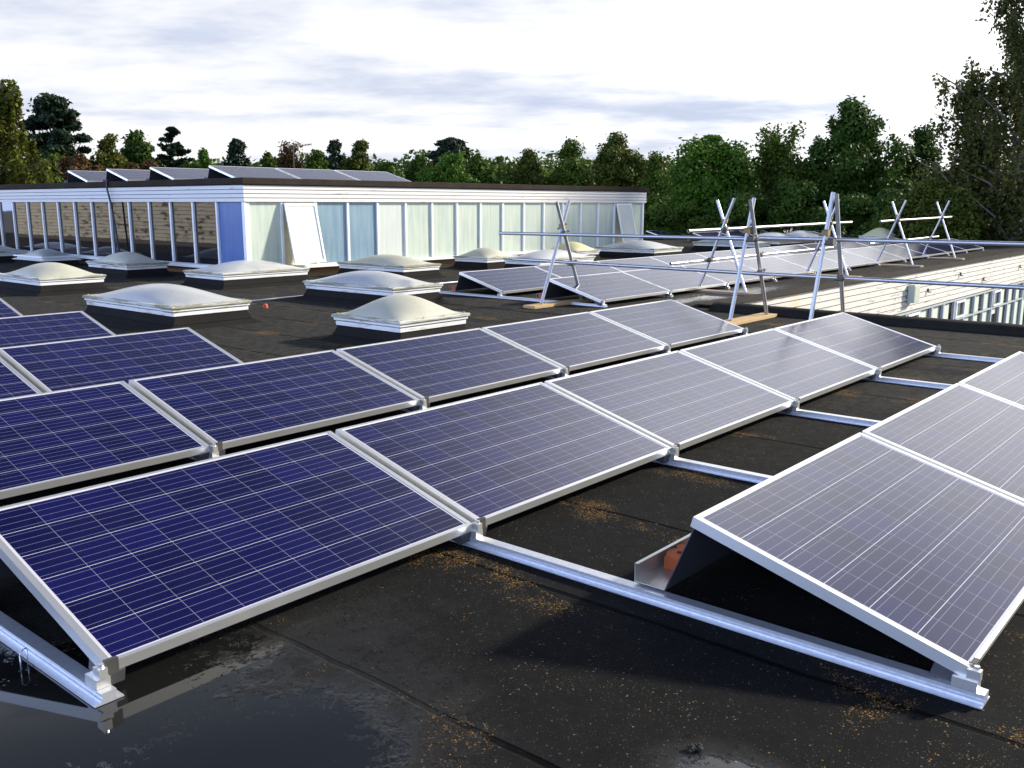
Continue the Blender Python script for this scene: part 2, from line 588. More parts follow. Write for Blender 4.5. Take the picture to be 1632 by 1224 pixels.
# ------------------------------------------------------------------ setting
structure(MB().add([(-500, -500, ZG), (700, -500, ZG), (700, 700, ZG), (-500, 700, ZG)], [(0, 1, 2, 3)]).build('ground', 'ground'))
rb = MB()
poly = [(-30, -14), (8.95, -14), (8.95, 3.70), (62, 3.70), (62, 48), (-30, 48)]
n = len(poly)
rb.add([(x, y, ZR) for x, y in poly] + [(x, y, ZR - .34) for x, y in poly],
       [(0, 1, 2, 5), (2, 3, 4, 5)] + [(i, i + n, (i + 1) % n + n, (i + 1) % n) for i in range(n)] + [(11, 8, 7, 6), (11, 10, 9, 8)])
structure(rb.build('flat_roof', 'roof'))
# felt upstand along the courtyard edge, rounded
prof = [(8.80, ZR - .003), (8.84, ZR + .045), (8.90, ZR + .09), (8.97, ZR + .108), (9.06, ZR + .108), (9.13, ZR + .09), (9.17, ZR + .03), (9.17, ZR - .35), (8.953, ZR - .35), (8.953, ZR - .003)]
kb = MB()
random.seed(3)
ys = [-14 + i * .35 for i in range(int((3.62 + 14) / .35) + 1)] + [3.62]
for i, yv in enumerate(ys):
    j = random.uniform(-.008, .008)
    kb.v += [(a + j * (b > ZR), yv, b + j * .8 * (b > ZR + .02)) for a, b in prof]
k = len(prof)
for i in range(len(ys) - 1):
    for q in range(k):
        r = (q + 1) % k
        kb.f.append((i * k + q, i * k + r, (i + 1) * k + r, (i + 1) * k + q))
kb.f += [tuple(range(k)), tuple(range(len(ys) * k - 1, (len(ys) - 1) * k - 1, -1))]
structure(kb.build('roof_kerb', 'kerb_moss', smooth=True))

# ------------------------------------------------------------------ solar panels
TH = .27085
CT, ST = math.cos(TH), math.sin(TH)
W = .99
LOW = .10


def T(u, v, w):
    return (u, v * CT - w * ST, LOW + v * ST + w * CT)


def panel_meshes(L, tall=True):
    out = []
    g = bpy.data.meshes.new('cell_sheet')
    lx, ly = .024, .013
    uv = [(lx, ly), (L - lx, ly), (L - lx, W - ly), (lx, W - ly)]
    g.from_pydata([T(a, b, -.003) for a, b in uv], [], [(0, 1, 2, 3)])
    l = g.uv_layers.new(name='UVMap')
    for i, q in enumerate(uv): l.data[i].uv = q
    g.materials.append(M['cells10' if L < 1.8 else 'cells12'])
    out.append(('cell_sheet', g))
    f = MB()
    f.box((0, 0, -.04), (L, ly, 0), T)
    f.box((0, W - ly, -.04), (L, W, 0), T)
    f.box((0, ly, -.04), (lx, W - ly, 0), T)
    f.box((L - lx, ly, -.04), (L, W - ly, 0), T)
    f.box((lx, ly, -.006), (L - lx, W - ly, -.0045), T)
    out.append(('frame', f.mesh('frame', 'alu')))
    # folded sheet: rear deflector running down into a ballast tray with an upturned lip
    yt, zt = (W - .03) * CT + .043 * ST, LOW + (W - .03) * ST - .043 * CT
    yb = W * CT + .115
    pr = [(yt, zt), (yt + .02, zt + .004), (yb, .05), (yb + .13, .05), (yb + .13, .115), (yb + .13 - .02, .125)]
    th = .003
    pl = [(a, b) for a, b in pr] + [(a - (.003 if i < 3 else (0 if i == 3 else -.003)), b - th) for i, (a, b) in reversed(list(enumerate(pr)))]
    b = MB().extrude(pl[:3] + [pl[-3], pl[-2], pl[-1]], .012, L - .012)
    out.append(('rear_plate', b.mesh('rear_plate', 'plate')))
    tr = MB()
    tr.box((.012, yb, .046), (L - .012, yb + .13, .049))
    tr.box((.012, yb + .13, .046), (L - .012, yb + .133, .118))
    tr.box((.012, yb + .118, .1182), (L - .012, yb + .133, .1212))
    out.append(('ballast_tray', tr.mesh('ballast_tray', 'tray')))
    # corner brackets under the low edge
    for u in (.0, L - .07):
        c = MB().box((u + .004, -.006, -.085), (u + .066, .10, -.041), T)
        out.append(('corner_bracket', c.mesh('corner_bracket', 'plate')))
    return out


PM = {1.65: panel_meshes(1.65), 1.95: panel_meshes(1.95)}
ORD = ['first', 'second', 'third', 'fourth', 'fifth', 'sixth', 'seventh', 'eighth', 'ninth', 'tenth', 'eleventh', 'twelfth']


def panel(x, y, L, label, group, zroof=ZR):
    r = thing('solar_panel', (x, y, zroof), label, 'solar panel', group)
    for nm, me in PM[L]:
        link(nm, me, r)
    return r


P = 1.685
GAP = .035
NEAR = 'solar panels in tilted rows on the near roof'
rowA = ['deep blue panel nearest the camera at the left, its corner over the puddle',
        'second blue panel of the front row, beside the dark corner puddle panel',
        'greyish third panel in the middle of the front row',
        'fourth panel of the front row with a reflected pole streak near its top',
        'last panel of the front row, under the crossed scaffold poles with dark reflected streaks']
rowB = ['deep blue panel at the left edge of the second row',
        'second panel of the second row, above the deep blue puddle panel',
        'third panel of the second row, below the nearest cream roof dome',
        'fourth panel of the second row, sheen grey with thin white lines',
        'last panel of the second row, pointing at the timber board under the poles']
for i in range(5):
    panel((i - 1) * P + GAP / 2, 0, 1.65, rowA[i], NEAR)
    panel((i - 1) * P + GAP / 2, 2.045, 1.65, rowB[i], NEAR)
for i, lb in enumerate(['blue panel cut off by the left picture edge in the third row', 'blue panel ending the third row below the large grey dome']):
    panel((i - 1) * P + GAP / 2, 4.09, 1.65, lb, NEAR)
panel(GAP / 2, 6.135, 1.65, 'blue panel alone at left edge, fourth row, tip below the square dome', NEAR)
panel(GAP / 2, 8.18, 1.65, 'blue panel corner barely peeking in at the left edge, rearmost near row', NEAR)
for i, lb in enumerate(['large grey panel at lower right with open black triangular side and a brick behind',
                        'second grey panel of the right-hand row, behind the open-sided one',
                        'third panel of the right-hand row, a sliver cut by the right edge',
                        'fourth panel of the right-hand row, beyond the right edge']):
    if i < 3: panel(i * P + GAP / 2 - .02, -2.0147, 1.65, lb, NEAR)

FAR = 'solar panels in long rows on the far roof'
PF = 1.985
qx = 8.23
for i in range(11):
    lb = '%s panel from the left in the long far row nearest the courtyard' % ORD[i]
    if i == 0: lb = 'panel at the near left end of the courtyard row, open black side facing left'
    if i == 10: lb = 'last panel at the far right end of the long courtyard row'
    panel(qx + i * PF, 5.04 + i * .02, 1.95, lb, FAR)
for i in range(11):
    lb = '%s panel from the left in the long far row on the dome side' % ORD[i]
    if i == 0: lb = 'panel at the near left end of the dome-side row, brick at its back corner'
    if i == 10: lb = 'last panel at the far right end of the dome-side long row'
    panel(qx + .12 + i * PF, 7.0 + i * .02, 1.95, lb, FAR)
for i in range(5):
    panel(34.8 + i * PF, 7.25, 1.95, '%s dark panel from the left in the short row at the far right roof end' % ORD[i], FAR)
for i in range(4):
    panel(36.2 + i * PF, 10.0, 1.95, '%s dark panel from the left in the distant row right of the yellow dome' % ORD[i], FAR)
for i in range(5):
    panel(33.2 + i * PF, 12.1, 1.95, '%s dark panel from the left in the distant row left of the yellow dome' % ORD[i], FAR)
for i in range(5):
    panel(29.9 + i * PF, 14.75, 1.95, '%s panel from the left in the distant row starting behind a horizontal pole' % ORD[i], FAR)
panel(31.05, 17.6, 1.95, 'pale panel just right of the white building end, distant roof', FAR)
for i in range(2):
    panel(36.3 + i * PF, 21.3, 1.95, ['left', 'right'][i] + ' panel of the farthest dark pair against the trees', FAR)

UP = 'solar panels on the raised white building'
zb = 1.80
for i in range(3):
    panel(8.5 + i * 1.70, 14.42, 1.65, ['left panel of the three-panel front row on top of the white building, open black end',
          'middle panel of the three-panel front row on top of the white building',
          'right panel of the three-panel front row on top of the white building'][i], UP, zb)
for k, (yv, lb) in enumerate(((16.2, 'second panel row end showing above the white building roof, left of the three-panel row'),
                              (18.0, 'third panel end showing above the white building roof, right of leftmost'),
                              (19.75, 'leftmost panel end showing above the white building roof'))):
    panel(8.15 - .09 * k, yv, 1.65, lb, UP, zb)

# ------------------------------------------------------------------ mounting rails, clamps, bricks
def rail(x, y0, y1, label, ends, group):
    r = thing('mounting_rail', (x, y0, ZR), label, 'mounting rail', group)
    pr = [(-.046, .002), (.046, .002), (.046, .006), (.022, .007), (.021, .024), (.024, .026), (.024, .037), (-.024, .037), (-.024, .027),
          (-.020, .026), (-.020, .018), (-.026, .016), (-.026, .008), (-.046, .006)]
    MB().extrude(pr, 0, y1 - y0, 'y').build('rail_profile', 'rail', r)
    for ye in ends:
        c = MB()
        c.box((-.022, ye - y0 - .022, .038), (.022, ye - y0 + .05, .068))
        c.box((-.014, ye - y0 - .026, .068), (.014, ye - y0 + .012, .100))
        c.tube((0, ye - y0 - .012, .1), (0, ye - y0 - .012, .112), .009, n=8)
        c.build('clamp', 'clamp', r)
        d = MB()
        d.box((.017, ye - y0 - .007, .062), (.058, ye - y0 - .003, .108))
        d.box((.017, ye - y0 - .007, .1085), (.058, ye - y0 + .010, .1105))
        d.build('end_clip', 'dark_clamp', r)
    return r


RG = 'mounting rails under the near panels'
rows_y = [-2.0147, 0, 2.045, 4.09, 6.135]
rl = ['rail running out from the front-left puddle corner', 'long bright rail crossing open felt to the brick tray',
      'second bright rail crossing the open felt, under the joint after the second front panel', 'third bright rail crossing the open felt strip',
      'fourth bright rail crossing the open felt strip', 'farthest bright rail crossing the open felt at the end of the front row']
for j in range(-1, 5):
    x = j * P
    y0 = -2.06 if j >= 0 else -.05
    y1 = 8.2 if j in (0, 1) else (7.2 if j == -1 else 3.3)
    ends = [yy for yy in rows_y if y0 <= yy <= y1 and not (j > 1 and yy > 2.1)]
    rail(x, y0, y1, rl[j + 1], ends, RG)
FG = 'mounting rails under the far rows'
rail(qx + .05, 4.98, 9.2, 'rail showing at the near left ends of the two long far rows', [5.04, 7.0], FG)
for i in range(1, 12):
    rail(qx + i * PF - .018, 4.99 + i * .02, 9.0, 'rail under the %s joint of the long courtyard row' % ORD[i - 1], [5.04 + i * .02], FG)


def brick(loc, rz, label):
    b = MB()
    lx, ly, lz = .215, .1025, .065
    hole = [(-.065, 0), (0, 0), (.065, 0)]
    n = 12
    rr = .017
    # solid body with three pits
    b.box((-lx / 2, -ly / 2, 0), (lx / 2, ly / 2, lz - .014))
    xs = [-lx / 2, -.0325, .0325, lx / 2]
    for q, (hx, hy) in enumerate(hole):
        x0, x1 = xs[q], xs[q + 1]
        sq = []
        for kk in range(n):
            a = 2 * math.pi * kk / n + math.pi / n
            ca, sa = math.cos(a), math.sin(a)
            tt = min(((x1 - hx) / ca if ca > 1e-6 else ((x0 - hx) / ca if ca < -1e-6 else 9)), (ly / 2 / abs(sa) if abs(sa) > 1e-6 else 9))
            sq.append((hx + ca * tt, hy + sa * tt))
        ci = [(hx + rr * math.cos(2 * math.pi * kk / n + math.pi / n), hy + rr * math.sin(2 * math.pi * kk / n + math.pi / n)) for kk in range(n)]
        vs = [(a, c, lz) for a, c in sq] + [(a, c, lz) for a, c in ci] + [(a, c, lz - .0138) for a, c in ci] + [(a, c, lz - .0138) for a, c in sq]
        fs = []
        for kk in range(n):
            j = (kk + 1) % n
            fs += [(kk, j, n + j, n + kk), (n + kk, n + j, 2 * n + j, 2 * n + kk), (3 * n + j, 3 * n + kk, kk, j)]
        b.add(vs, fs)
    o = b.build('brick', 'brick')
    o.location = loc
    o.rotation_euler.z = rz
    return tag(o, label, 'brick', 'ballast bricks in the panel trays')


yb0 = W * CT + .115
brick((.30, -2.0147 + yb0 + .062, ZR + .0495), 0, 'orange brick in the metal tray behind the lower right panel')
brick((qx + .12 + .14, 7.0 + yb0 + .062, ZR + .0495), 0, 'red brick at the back corner of the dome-side far row')
brick((qx + .14, 5.04 + yb0 + .062, ZR + .0495), 0, 'pale brick at the back corner of the courtyard row')


# ------------------------------------------------------------------ dome skylights
def dome_mesh(x0, y0, x1, y1, z, h, mat, nx=26, ny=26, border=.055):
    b = MB()
    f = lambda t: max(0.0, math.cos(math.pi / 2 * t)) ** 1.25
    for j in range(ny + 1):
        for i in range(nx + 1):
            u, v = -1 + 2 * i / nx, -1 + 2 * j / ny
            b.v.append((x0 + (x1 - x0) * i / nx, y0 + (y1 - y0) * j / ny, z + h * (f(u) * f(v)) ** .62))
    for j in range(ny):
        for i in range(nx):
            a = j * (nx + 1) + i
            b.f.append((a, a + 1, a + nx + 2, a + nx + 1))
    return b


def skylight(x0, y0, x1, y1, mat, label, h=.19, old=False):
    cx, cy = (x0 + x1) / 2, (y0 + y1) / 2
    r = thing('dome_skylight', (cx, cy, ZR), label, 'skylight', 'dome skylights on the flat roof')
    X0, Y0, X1, Y1 = x0 - cx, y0 - cy, x1 - cx, y1 - cy
    ins = lambda d: (X0 + d, Y0 + d, X1 - d, Y1 - d)
    MB().frustum(ins(-.10), -.003, ins(-.0), .05).frustum(ins(0), .05, ins(.055), .166).build('kerb', 'felt_kerb', r, bevel=.012)
    rim = MB()
    if old:
        MB().frustum(ins(-.05), .14, ins(.02), .168).frustum(ins(.05), .168, ins(.05), .215).frustum(ins(-.02), .215, ins(.0), .245).build('rim', 'white', r, bevel=.004)
        zt = .245
    else:
        rim.frustum(ins(.036), .158, ins(.034), .204)
        rim.frustum(ins(.020), .214, ins(.018), .240)
        MB().frustum(ins(.050), .2041, ins(.050), .2139).frustum(ins(.034), .2401, ins(.034), .2469).build('gap_shade', 'cable', r)  # black bands colour in the shade of the gaps between rim strips
        MB().frustum(ins(.002), .247, ins(0.0), .272).frustum(ins(0.0), .272, ins(.014), .281).build('flange', 'flange', r, bevel=.003)
        rim.build('rim', 'white_dirty', r, bevel=.003)
        zt = .281
    d = .065 if not old else .10
    o = dome_mesh(X0 + d, Y0 + d, X1 - d, Y1 - d, zt - .001, h, mat).build('dome', mat, r, smooth=True)
    s = MB()
    for t in (.06, .36, .64, .94):
        for e in (.035,):
            for (a, b) in ((X0 + (X1 - X0) * t, Y0 + e), (X0 + (X1 - X0) * t, Y1 - e), (X0 + e, Y0 + (Y1 - Y0) * t), (X1 - e, Y0 + (Y1 - Y0) * t)):
                s.sphere((a, b, zt + .003), .010, 8, 4, .9)
    s.build('screw_cap', 'flange', r, smooth=True)
    return r


SK = [(2.87, 7.41, 3.97, 9.63, 'dome_grey', 'large grey streaked dome skylight just behind the blue panels at left', .175, 0),
      (3.65, 4.37, 4.72, 5.47, 'dome_cream', 'nearest square cream dome skylight in the centre, behind the second row', .205, 0),
      (6.24, 7.28, 7.28, 9.36, 'dome_grey', 'grey streaked oblong dome behind the nearest cream dome', .175, 0),
      (9.66, 10.68, 10.72, 12.68, 'dome_cream', 'oblong dome below the pale blue panes, behind the streaked centre dome', .17, 0),
      (6.27, 11.62, 8.15, 12.90, 'dome_grey', 'wide low dome in front of the white building corner', .165, 0),
      (3.72, 12.90, 4.85, 14.56, 'dome_cream', 'sunlit cream dome at the left edge of the view', .20, 0),
      (6.46, 15.30, 7.40, 17.00, 'dome_cream', 'shaded greenish dome under the dark windows', .20, 0),
      (6.80, 19.85, 7.68, 21.40, 'dome_old', 'old two-tier smoked skylight with flared white base', .15, 1),
      (6.70, 22.50, 7.62, 25.0, 'dome_old', 'shaded skylight cut off by the left edge beyond the two-tier one', .14, 0),
      (12.95, 11.42, 14.05, 12.50, 'dome_cream', 'square dome left of the scaffold poles beside the pale panes', .19, 0),
      (13.02, 9.95, 15.1, 11.02, 'dome_grey', 'dome right behind the first long panel row, crossed by the lower pole end', .17, 0),
      (16.62, 11.62, 17.72, 12.72, 'dome_yellow', 'pale yellow dome seen between the legs of the left poles', .21, 0),
      (18.95, 10.72, 20.5, 12.68, 'dome_grey', 'bright dome in front of the right end of the white building', .18, 0),
      (24.0, 10.25, 25.2, 12.42, 'dome_grey', 'large white dome behind the middle crossed poles', .20, 0),
      (26.6, 10.6, 28.8, 12.2, 'dome_grey', 'white dome behind the pole crossing, second of the far group', .24, 0),
      (29.6, 10.9, 31.6, 12.3, 'dome_grey', 'farthest white dome of the far group', .24, 0),
      (33.4, 9.3, 34.7, 10.5, 'dome_yellow', 'small yellow dome between the two far right poles', .30, 0)]
for x0, y0, x1, y1, mt, lb, h, old in SK:
    skylight(x0, y0, x1, y1, mt, lb, h, bool(old))

# ------------------------------------------------------------------ scaffold guard rails
R_T = .0242
COUP = 'coupler'


def coupler(p, d, parent, mat='coupler'):
    """double coupler: two saddle bands at right angles with a bolt and nut"""
    p, d = Vector(p), Vector(d).normalized()
    m = MB()
    side = d.orthogonal().normalized()
    m.tube(p - d * .034, p + d * .034, .042, n=12)
    m.box((p.x - .038, p.y - .038, p.z - .028), (p.x + .038, p.y + .038, p.z + .028))
    m.tube(p + Vector((.0, .0, .03)), p + Vector((.055, -.02, .036)), .009, n=8)
    m.tube(p + Vector((-.02, .03, -.03)), p + Vector((-.03, .07, -.028)), .009, n=8)
    m.tube(p + Vector((.05, -.02, .036)), p + Vector((.066, -.024, .037)), .016, n=6)
    return m.build(COUP, mat, parent)


def pole(a, b, parent, name='pole'):
    o = MB().tube(a, b, R_T, n=16, wall=.004).build(name, 'galv', parent)
    smooth_angle(o)
    return o


def frame_x(parent, cx, y, top_shift=0., sp=.19, zt=1.42):
    """crossed legs spread along X, feet on the board"""
    zb = ZR + .045
    # legs cross at z = .95
    a0, a1 = (cx - .46, y + .028, zb), (cx + sp + top_shift, y + .028, zt)
    b0, b1 = (cx + .46, y - .028, zb), (cx - sp + top_shift, y - .028, zt - .02)
    pole(a0, a1, parent, 'leg')
    pole(b0, b1, parent, 'leg')
    lx = lambda p, q, z: (p[0] + (q[0] - p[0]) * (z - p[2]) / (q[2] - p[2]), p[1], z)
    coupler(lx(a0, a1, 1.04), (0, 1, 0), parent, 'gold')
    return a0, a1, b0, b1, lx


g = thing('scaffold_guardrail', (8.17, 3.0, ZR), 'nearest guardrail of three crossed pole frames with two long horizontal tubes', 'scaffold', 'scaffold guardrails')
inv = Vector((8.17, 3.0, ZR))


class Off:
    """children are built in world coordinates under an Empty"""
    pass


def finish(root):
    for c in root.children:
        c.matrix_parent_inverse = Matrix.Translation(-root.location)


for cx, y, sh, sp, zt in ((8.17, 5.70, .0, .19, 1.41), (8.17, 2.70, -.07, .11, 1.44), (7.97, 1.60, -.02, .02, 1.50)):
    a0, a1, b0, b1, lx = frame_x(g, cx, y, sh, sp, zt)
    coupler((lx(a0, a1, .94)[0], y - .05, .94), (0, 1, 0), g)
    coupler(lx(b0, b1, .50), (0, 1, 0), g)
pole((8.12, 6.88, .925), (8.10, 1.85, .94), g, 'guard_tube')
pole((8.055, 2.55, .955), (8.10, -2.6, .965), g, 'guard_tube')
pole((8.36, 6.80, .52), (8.33, 2.60, .49), g, 'guard_tube')
pole((8.28, 2.68, .495), (8.16, -2.6, .50), g, 'guard_tube')
finish(g)


def frame_y(parent, x, y):
    zb = ZR + .045
    a0, a1 = (x - .028, y + .42, zb), (x - .028, y - .17, 1.46)
    b0, b1 = (x + .028, y - .42, zb), (x + .028, y + .17, 1.43)
    pole(a0, a1, parent, 'leg')
    pole(b0, b1, parent, 'leg')
    coupler((x, y, 1.09), (1, 0, 0), parent, 'gold')
    return a0


def guard_y(frames, tubes, label, coup):
    r = thing('scaffold_guardrail', (frames[0][0], frames[0][1], ZR), label, 'scaffold', 'scaffold guardrails')
    for x, y in frames: frame_y(r, x, y)
    for a, b in tubes: pole(a, b, r, 'guard_tube')
    for c in coup: coupler(c, (1, 0, 0), r, 'coupler')
    finish(r)


guard_y([(11.3, 4.72), (16.0, 4.80)],
        [((10.15, 4.74, .955), (17.3, 4.84, .99)), ((10.05, 4.98, .44), (16.9, 5.06, .46))],
        'middle guardrail of two crossed pole frames beside the long courtyard row', [(11.3, 4.70, .96), (16.0, 4.78, .985), (11.27, 4.94, .45), (16.0, 5.01, .46), (13.3, 5.0, .45)])
guard_y([(20.3, 4.85), (24.2, 4.95)],
        [((19.2, 4.88, .98), (25.2, 4.98, 1.02)), ((19.3, 5.12, .46), (25.0, 5.22, .48))],
        'farthest guardrail of two crossed pole frames standing clear against the trees', [(20.3, 4.83, .985), (24.2, 4.94, 1.01)])


def plank(x0, x1, y0, y1, rz, mat, label):
    b = MB().box((-(x1 - x0) / 2, -(y1 - y0) / 2, .001), ((x1 - x0) / 2, (y1 - y0) / 2, .042))
    o = b.build('timber_board', mat, bevel=.004)
    o.location = ((x0 + x1) / 2, (y0 + y1) / 2, ZR)
    o.rotation_euler.z = rz
    return tag(o, label, 'board', 'timber boards under the scaffold legs')


plank(7.42, 9.0, 5.59, 5.81, -.03, 'timber', 'sunlit timber board under the left crossed poles')
plank(7.45, 8.78, 2.59, 2.81, 0, 'timber', 'short thick timber board beside the kerb under the middle near poles')
plank(7.25, 8.70, 1.49, 1.71, 0, 'timber', 'timber board hidden behind the end panel of the front row')
plank(11.18, 11.42, 3.98, 5.28, 0, 'timber_old', 'weathered board in the puddle under the first far pole frame')
plank(15.88, 16.12, 4.1, 5.4, 0, 'timber_old', 'weathered board under the second far pole frame')
plank(20.18, 20.42, 4.2, 5.45, 0, 'timber_old', 'weathered board under the third far pole frame')
plank(24.08, 24.32, 4.3, 5.55, 0, 'timber_old', 'weathered board under the farthest pole frame')

# ------------------------------------------------------------------ raised white building
BX0, BX1, BY0, BY1 = 8.0, 22.62, 13.4, 29.0
b = thing('glazed_building', (BX0, BY0, ZR), 'raised white boarded block with a band of tall panes and dark roof edge', 'building')
c = MB()
c.box((BX0 + .12, BY0 + .12, ZR - .01), (BX1 - .12, BY1, 1.79))
c.build('wall', 'blind_white', b)
lowb = MB()
lowb.box((BX0 + .05, BY0 + .05, ZR + .001), (BX1 - .05, BY0 + .119, .10))
lowb.box((BX0 + .05, BY0 + .119, ZR + .001), (BX0 + .119, BY1, .10))
lowb.build('base_board', 'sill_wood', b)
fa = MB()
zs = [1.405, 1.487, 1.570, 1.652, 1.735]
for i in range(4):
    o = .0 if i else .0
    z0, z1 = zs[i], zs[i + 1] - .013
    for (q0, q1) in (((BX0 - .05, BY0 - .05 + 0), (BX1 + .05, BY0 + .12)), ((BX0 - .05, BY0 + .12), (BX0 + .12, BY1)), ((BX1 - .12, BY0 + .12), (BX1 + .05, BY1))):
        fa.box((q0[0], q0[1], z0), (q1[0], q1[1], z1))
fa.build('fascia', 'boards', b)
MB().box((BX0 - .035, BY0 - .035, 1.406), (BX1 + .035, BY1 - .02, 1.73)).build('backing_board', 'gap', b)
cp = MB()
cp.box((BX0 - .10, BY0 - .10, 1.742), (BX1 + .10, BY0 + .22, 1.87))
cp.box((BX0 - .10, BY0 + .22, 1.742), (BX0 + .22, BY1, 1.866))
cp.box((BX1 - .22, BY0 + .22, 1.742), (BX1 + .10, BY1, 1.866))
cp.box((BX0 + .22, BY0 + .22, 1.742), (BX1 - .22, BY1, 1.800))
cp.build('roof_edge', 'coping', b, bevel=.012)
sl = MB()
sl.extrude([(BY0 - .10, .045), (BY0 - .10, .105), (BY0 + .05, .125), (BY0 + .05, .045)], BX0 - .10, BX1 + .05)
sl.extrude([(BX0 - .10, .046), (BX0 - .10, .106), (BX0 + .05, .126), (BX0 + .05, .046)], BY0 + .05, BY1, 'y')
sl.build('sill', 'white', b)
# panes on the sunny face
xm = [8.0 + .865 * i for i in range(17)] + [22.56]
random.seed(5)
for i in range(len(xm) - 1):
    xa, xb = xm[i], xm[i + 1]
    f = MB()
    f.box((xa - .028, BY0 - .022, .126), (xa + .028, BY0 + .07, 1.404))
    if i == len(xm) - 2: MB().box((xb - .028, BY0 - .022, .126), (xb + .028, BY0 + .07, 1.404)).build('corner_post', 'white', b)
    if i == 0: f.box((xa + .029, BY0 - .01, .126), (xa + .10, BY0 + .07, 1.404))
    win = f.build('window', 'white', b)
    mt = 'blind_white'
    if i in (2, 3): mt = 'blind_blue'
    if i in (4, 5, 8): mt = 'blind_bright' if i == 4 else 'blind_white'
    if i in (1, 15):
        # sash hinged at the top and propped open
        MB().box((xa + .03, BY0 + .045, .127), (xb - .03, BY0 + .055, 1.40)).build('reveal', 'yellow_wall', win)
        ang = math.radians(13)
        def S(x, s, w):
            return (x, BY0 - .024 - math.sin(ang) * s - w * math.cos(ang), 1.385 - math.cos(ang) * s + w * math.sin(ang) * -1)
        sa = MB()
        L_ = 1.24
        for (p0, p1) in (((xa + .035, 0), (xa + .08, L_)), ((xb - .08, 0), (xb - .035, L_)), ((xa + .08, 0), (xb - .08, .05)), ((xa + .08, L_ - .05), (xb - .08, L_))):
            sa.box((p0[0], p0[1], 0), (p1[0], p1[1], .04), S)
        sa.build('open_sash', 'white', win)
        MB().box((xa + .08, .05, .014), (xb - .08, L_ - .05, .022), S).build('pane', 'blind_bright', win)
    else:
        MB().box((xa + .028, BY0 + .02, .126), (xb - .028, BY0 + .03, 1.404)).build('pane', mt, win)
# panes on the shaded left face
ym = [BY0 + .30 + .92 * 0] + [14.22 + .905 * i for i in range(17)]
ym = [13.46, 13.95 + .0] + [14.0 + .905 * (i + 1) for i in range(16)]
ym = [13.43] + [14.38 + .885 * i for i in range(17)]
for i in range(len(ym) - 1):
    ya, yb_ = ym[i], ym[i + 1]
    f = MB()
    f.box((BX0 - .022, yb_ - .026, .127), (BX0 + .07, yb_ + .026, 1.403))
    if i == 0: f.box((BX0 - .020, BY0 - .018, .1262), (BX0 + .03, BY0 + .05, 1.403))
    win = f.build('window', 'white', b)
    MB().box((BX0 + .02, ya + .026, .127), (BX0 + .03, yb_ - .026, 1.403)).build('pane', 'blind_deep' if i == 0 else 'glass', win)
finish(b)

# cable hanging over the shaded face
cb = MB()
pts = [(8.22, 18.62, 1.88), (7.88, 18.62, 1.89), (7.86, 18.6, 1.70), (7.88, 18.5, 1.35), (7.90, 18.42, .8), (7.90, 18.35, .30), (7.86, 18.35, .10)]
for p0, p1 in zip(pts, pts[1:]): cb.tube(p0, p1, .022, n=8)
tag(cb.build('black_cable', 'cable'), 'thick black cable hanging down over the shaded windows', 'cable')

# ------------------------------------------------------------------ white clad wing over the courtyard
FY = 3.65
w = thing('clad_wing', (9.3, FY, ZG), 'white boarded wing across the courtyard with a window band below', 'building')
X0, X1 = 9.19, 62.0
cl = MB()
nb = 7
for i in range(nb):
    z1 = -.075 - i * .115
    z0 = z1 - .099
    cl.add([(X0, FY - .018, z0), (X1, FY - .018, z0), (X1, FY - .004, z1), (X0, FY - .004, z1), (X0, FY + .045, z0), (X1, FY + .045, z0), (X1, FY + .045, z1), (X0, FY + .045, z1)],
           [(0, 1, 2, 3), (3, 2, 6, 7), (0, 4, 5, 1), (0, 3, 7, 4), (1, 5, 6, 2)])
cl.build('cladding', 'boards_cream', w)
MB().box((X0 + .002, FY + .008, -.889), (X1, FY + .044, -.078)).build('backing_board', 'gap', w)
ce = MB()
ce.box((X0 - .02, FY - .05, -.072), (X1, FY + .34, -.052))
ce.extrude([(FY + .34, -.052), (FY + .34, -.096), (FY + .44, -.096)], X0 - .02, X1)
ce.box((X0 - .02, FY + .046, -.5), (X1, FY + .049, -.0725))
ce.build('roof_edge', 'coping', w, bevel=.006)
# windows of the wing
bays = [14.9 + .905 * i for i in range(50)]
random.seed(11)
for i in range(len(bays) - 1):
    xa, xb = bays[i], bays[i + 1]
    if xa > 44: break
    opening = i % 4 == 3
    f = MB()
    f.box((xa - .045, FY - .008, -2.55), (xa + .045, FY + .05, -.890))
    f.box((xa + .045, FY - .005, -1.43), (xb - .045, FY + .05, -1.39))
    f.box((xa + .045, FY - .005, -.935), (xb - .045, FY + .05, -.890))
    f.box((xa + .045, FY - .005, -2.55), (xb - .045, FY + .05, -2.50))
    win = f.build('window', 'frame_grey', w)
    if opening:
        s = MB()
        for q in ((xa + .07, -1.37, xa + .12, -.95), (xb - .12, -1.37, xb - .07, -.95), (xa + .12, -1.0, xb - .12, -.95), (xa + .12, -1.37, xb - .12, -1.32)):
            s.box((q[0], FY - .035, q[1]), (q[2], FY - .006, q[3]))
        s.build('sash', 'white', win)
    # blind slats behind the glass
    bl = MB()
    drop = random.choice((-2.5, -2.5, -2.5, -2.5, -1.60, -2.0))
    x1_ = xb - (.05 if i % 3 else .22)
    zz = -.94
    while zz > drop:
        bl.add([(xa + .05, FY + .074, zz), (x1_, FY + .074, zz), (x1_, FY + .062, zz - .034), (xa + .05, FY + .062, zz - .034)], [(0, 1, 2, 3)])
        zz -= .04
    bl.build('blind', 'blind_slat', win)
    MB().box((xa + .045, FY + .13, -2.5), (xb - .045, FY + .14, -.935)).build('pane', 'glass', win)
wl = MB()
wl.box((X0, FY + .0, ZG), (X1, FY + .045, -2.56))
wl.box((X0, FY + .0, -2.55), (bays[0] - .06, FY + .045, -.891))
wl.build('wall', 'boards', w)
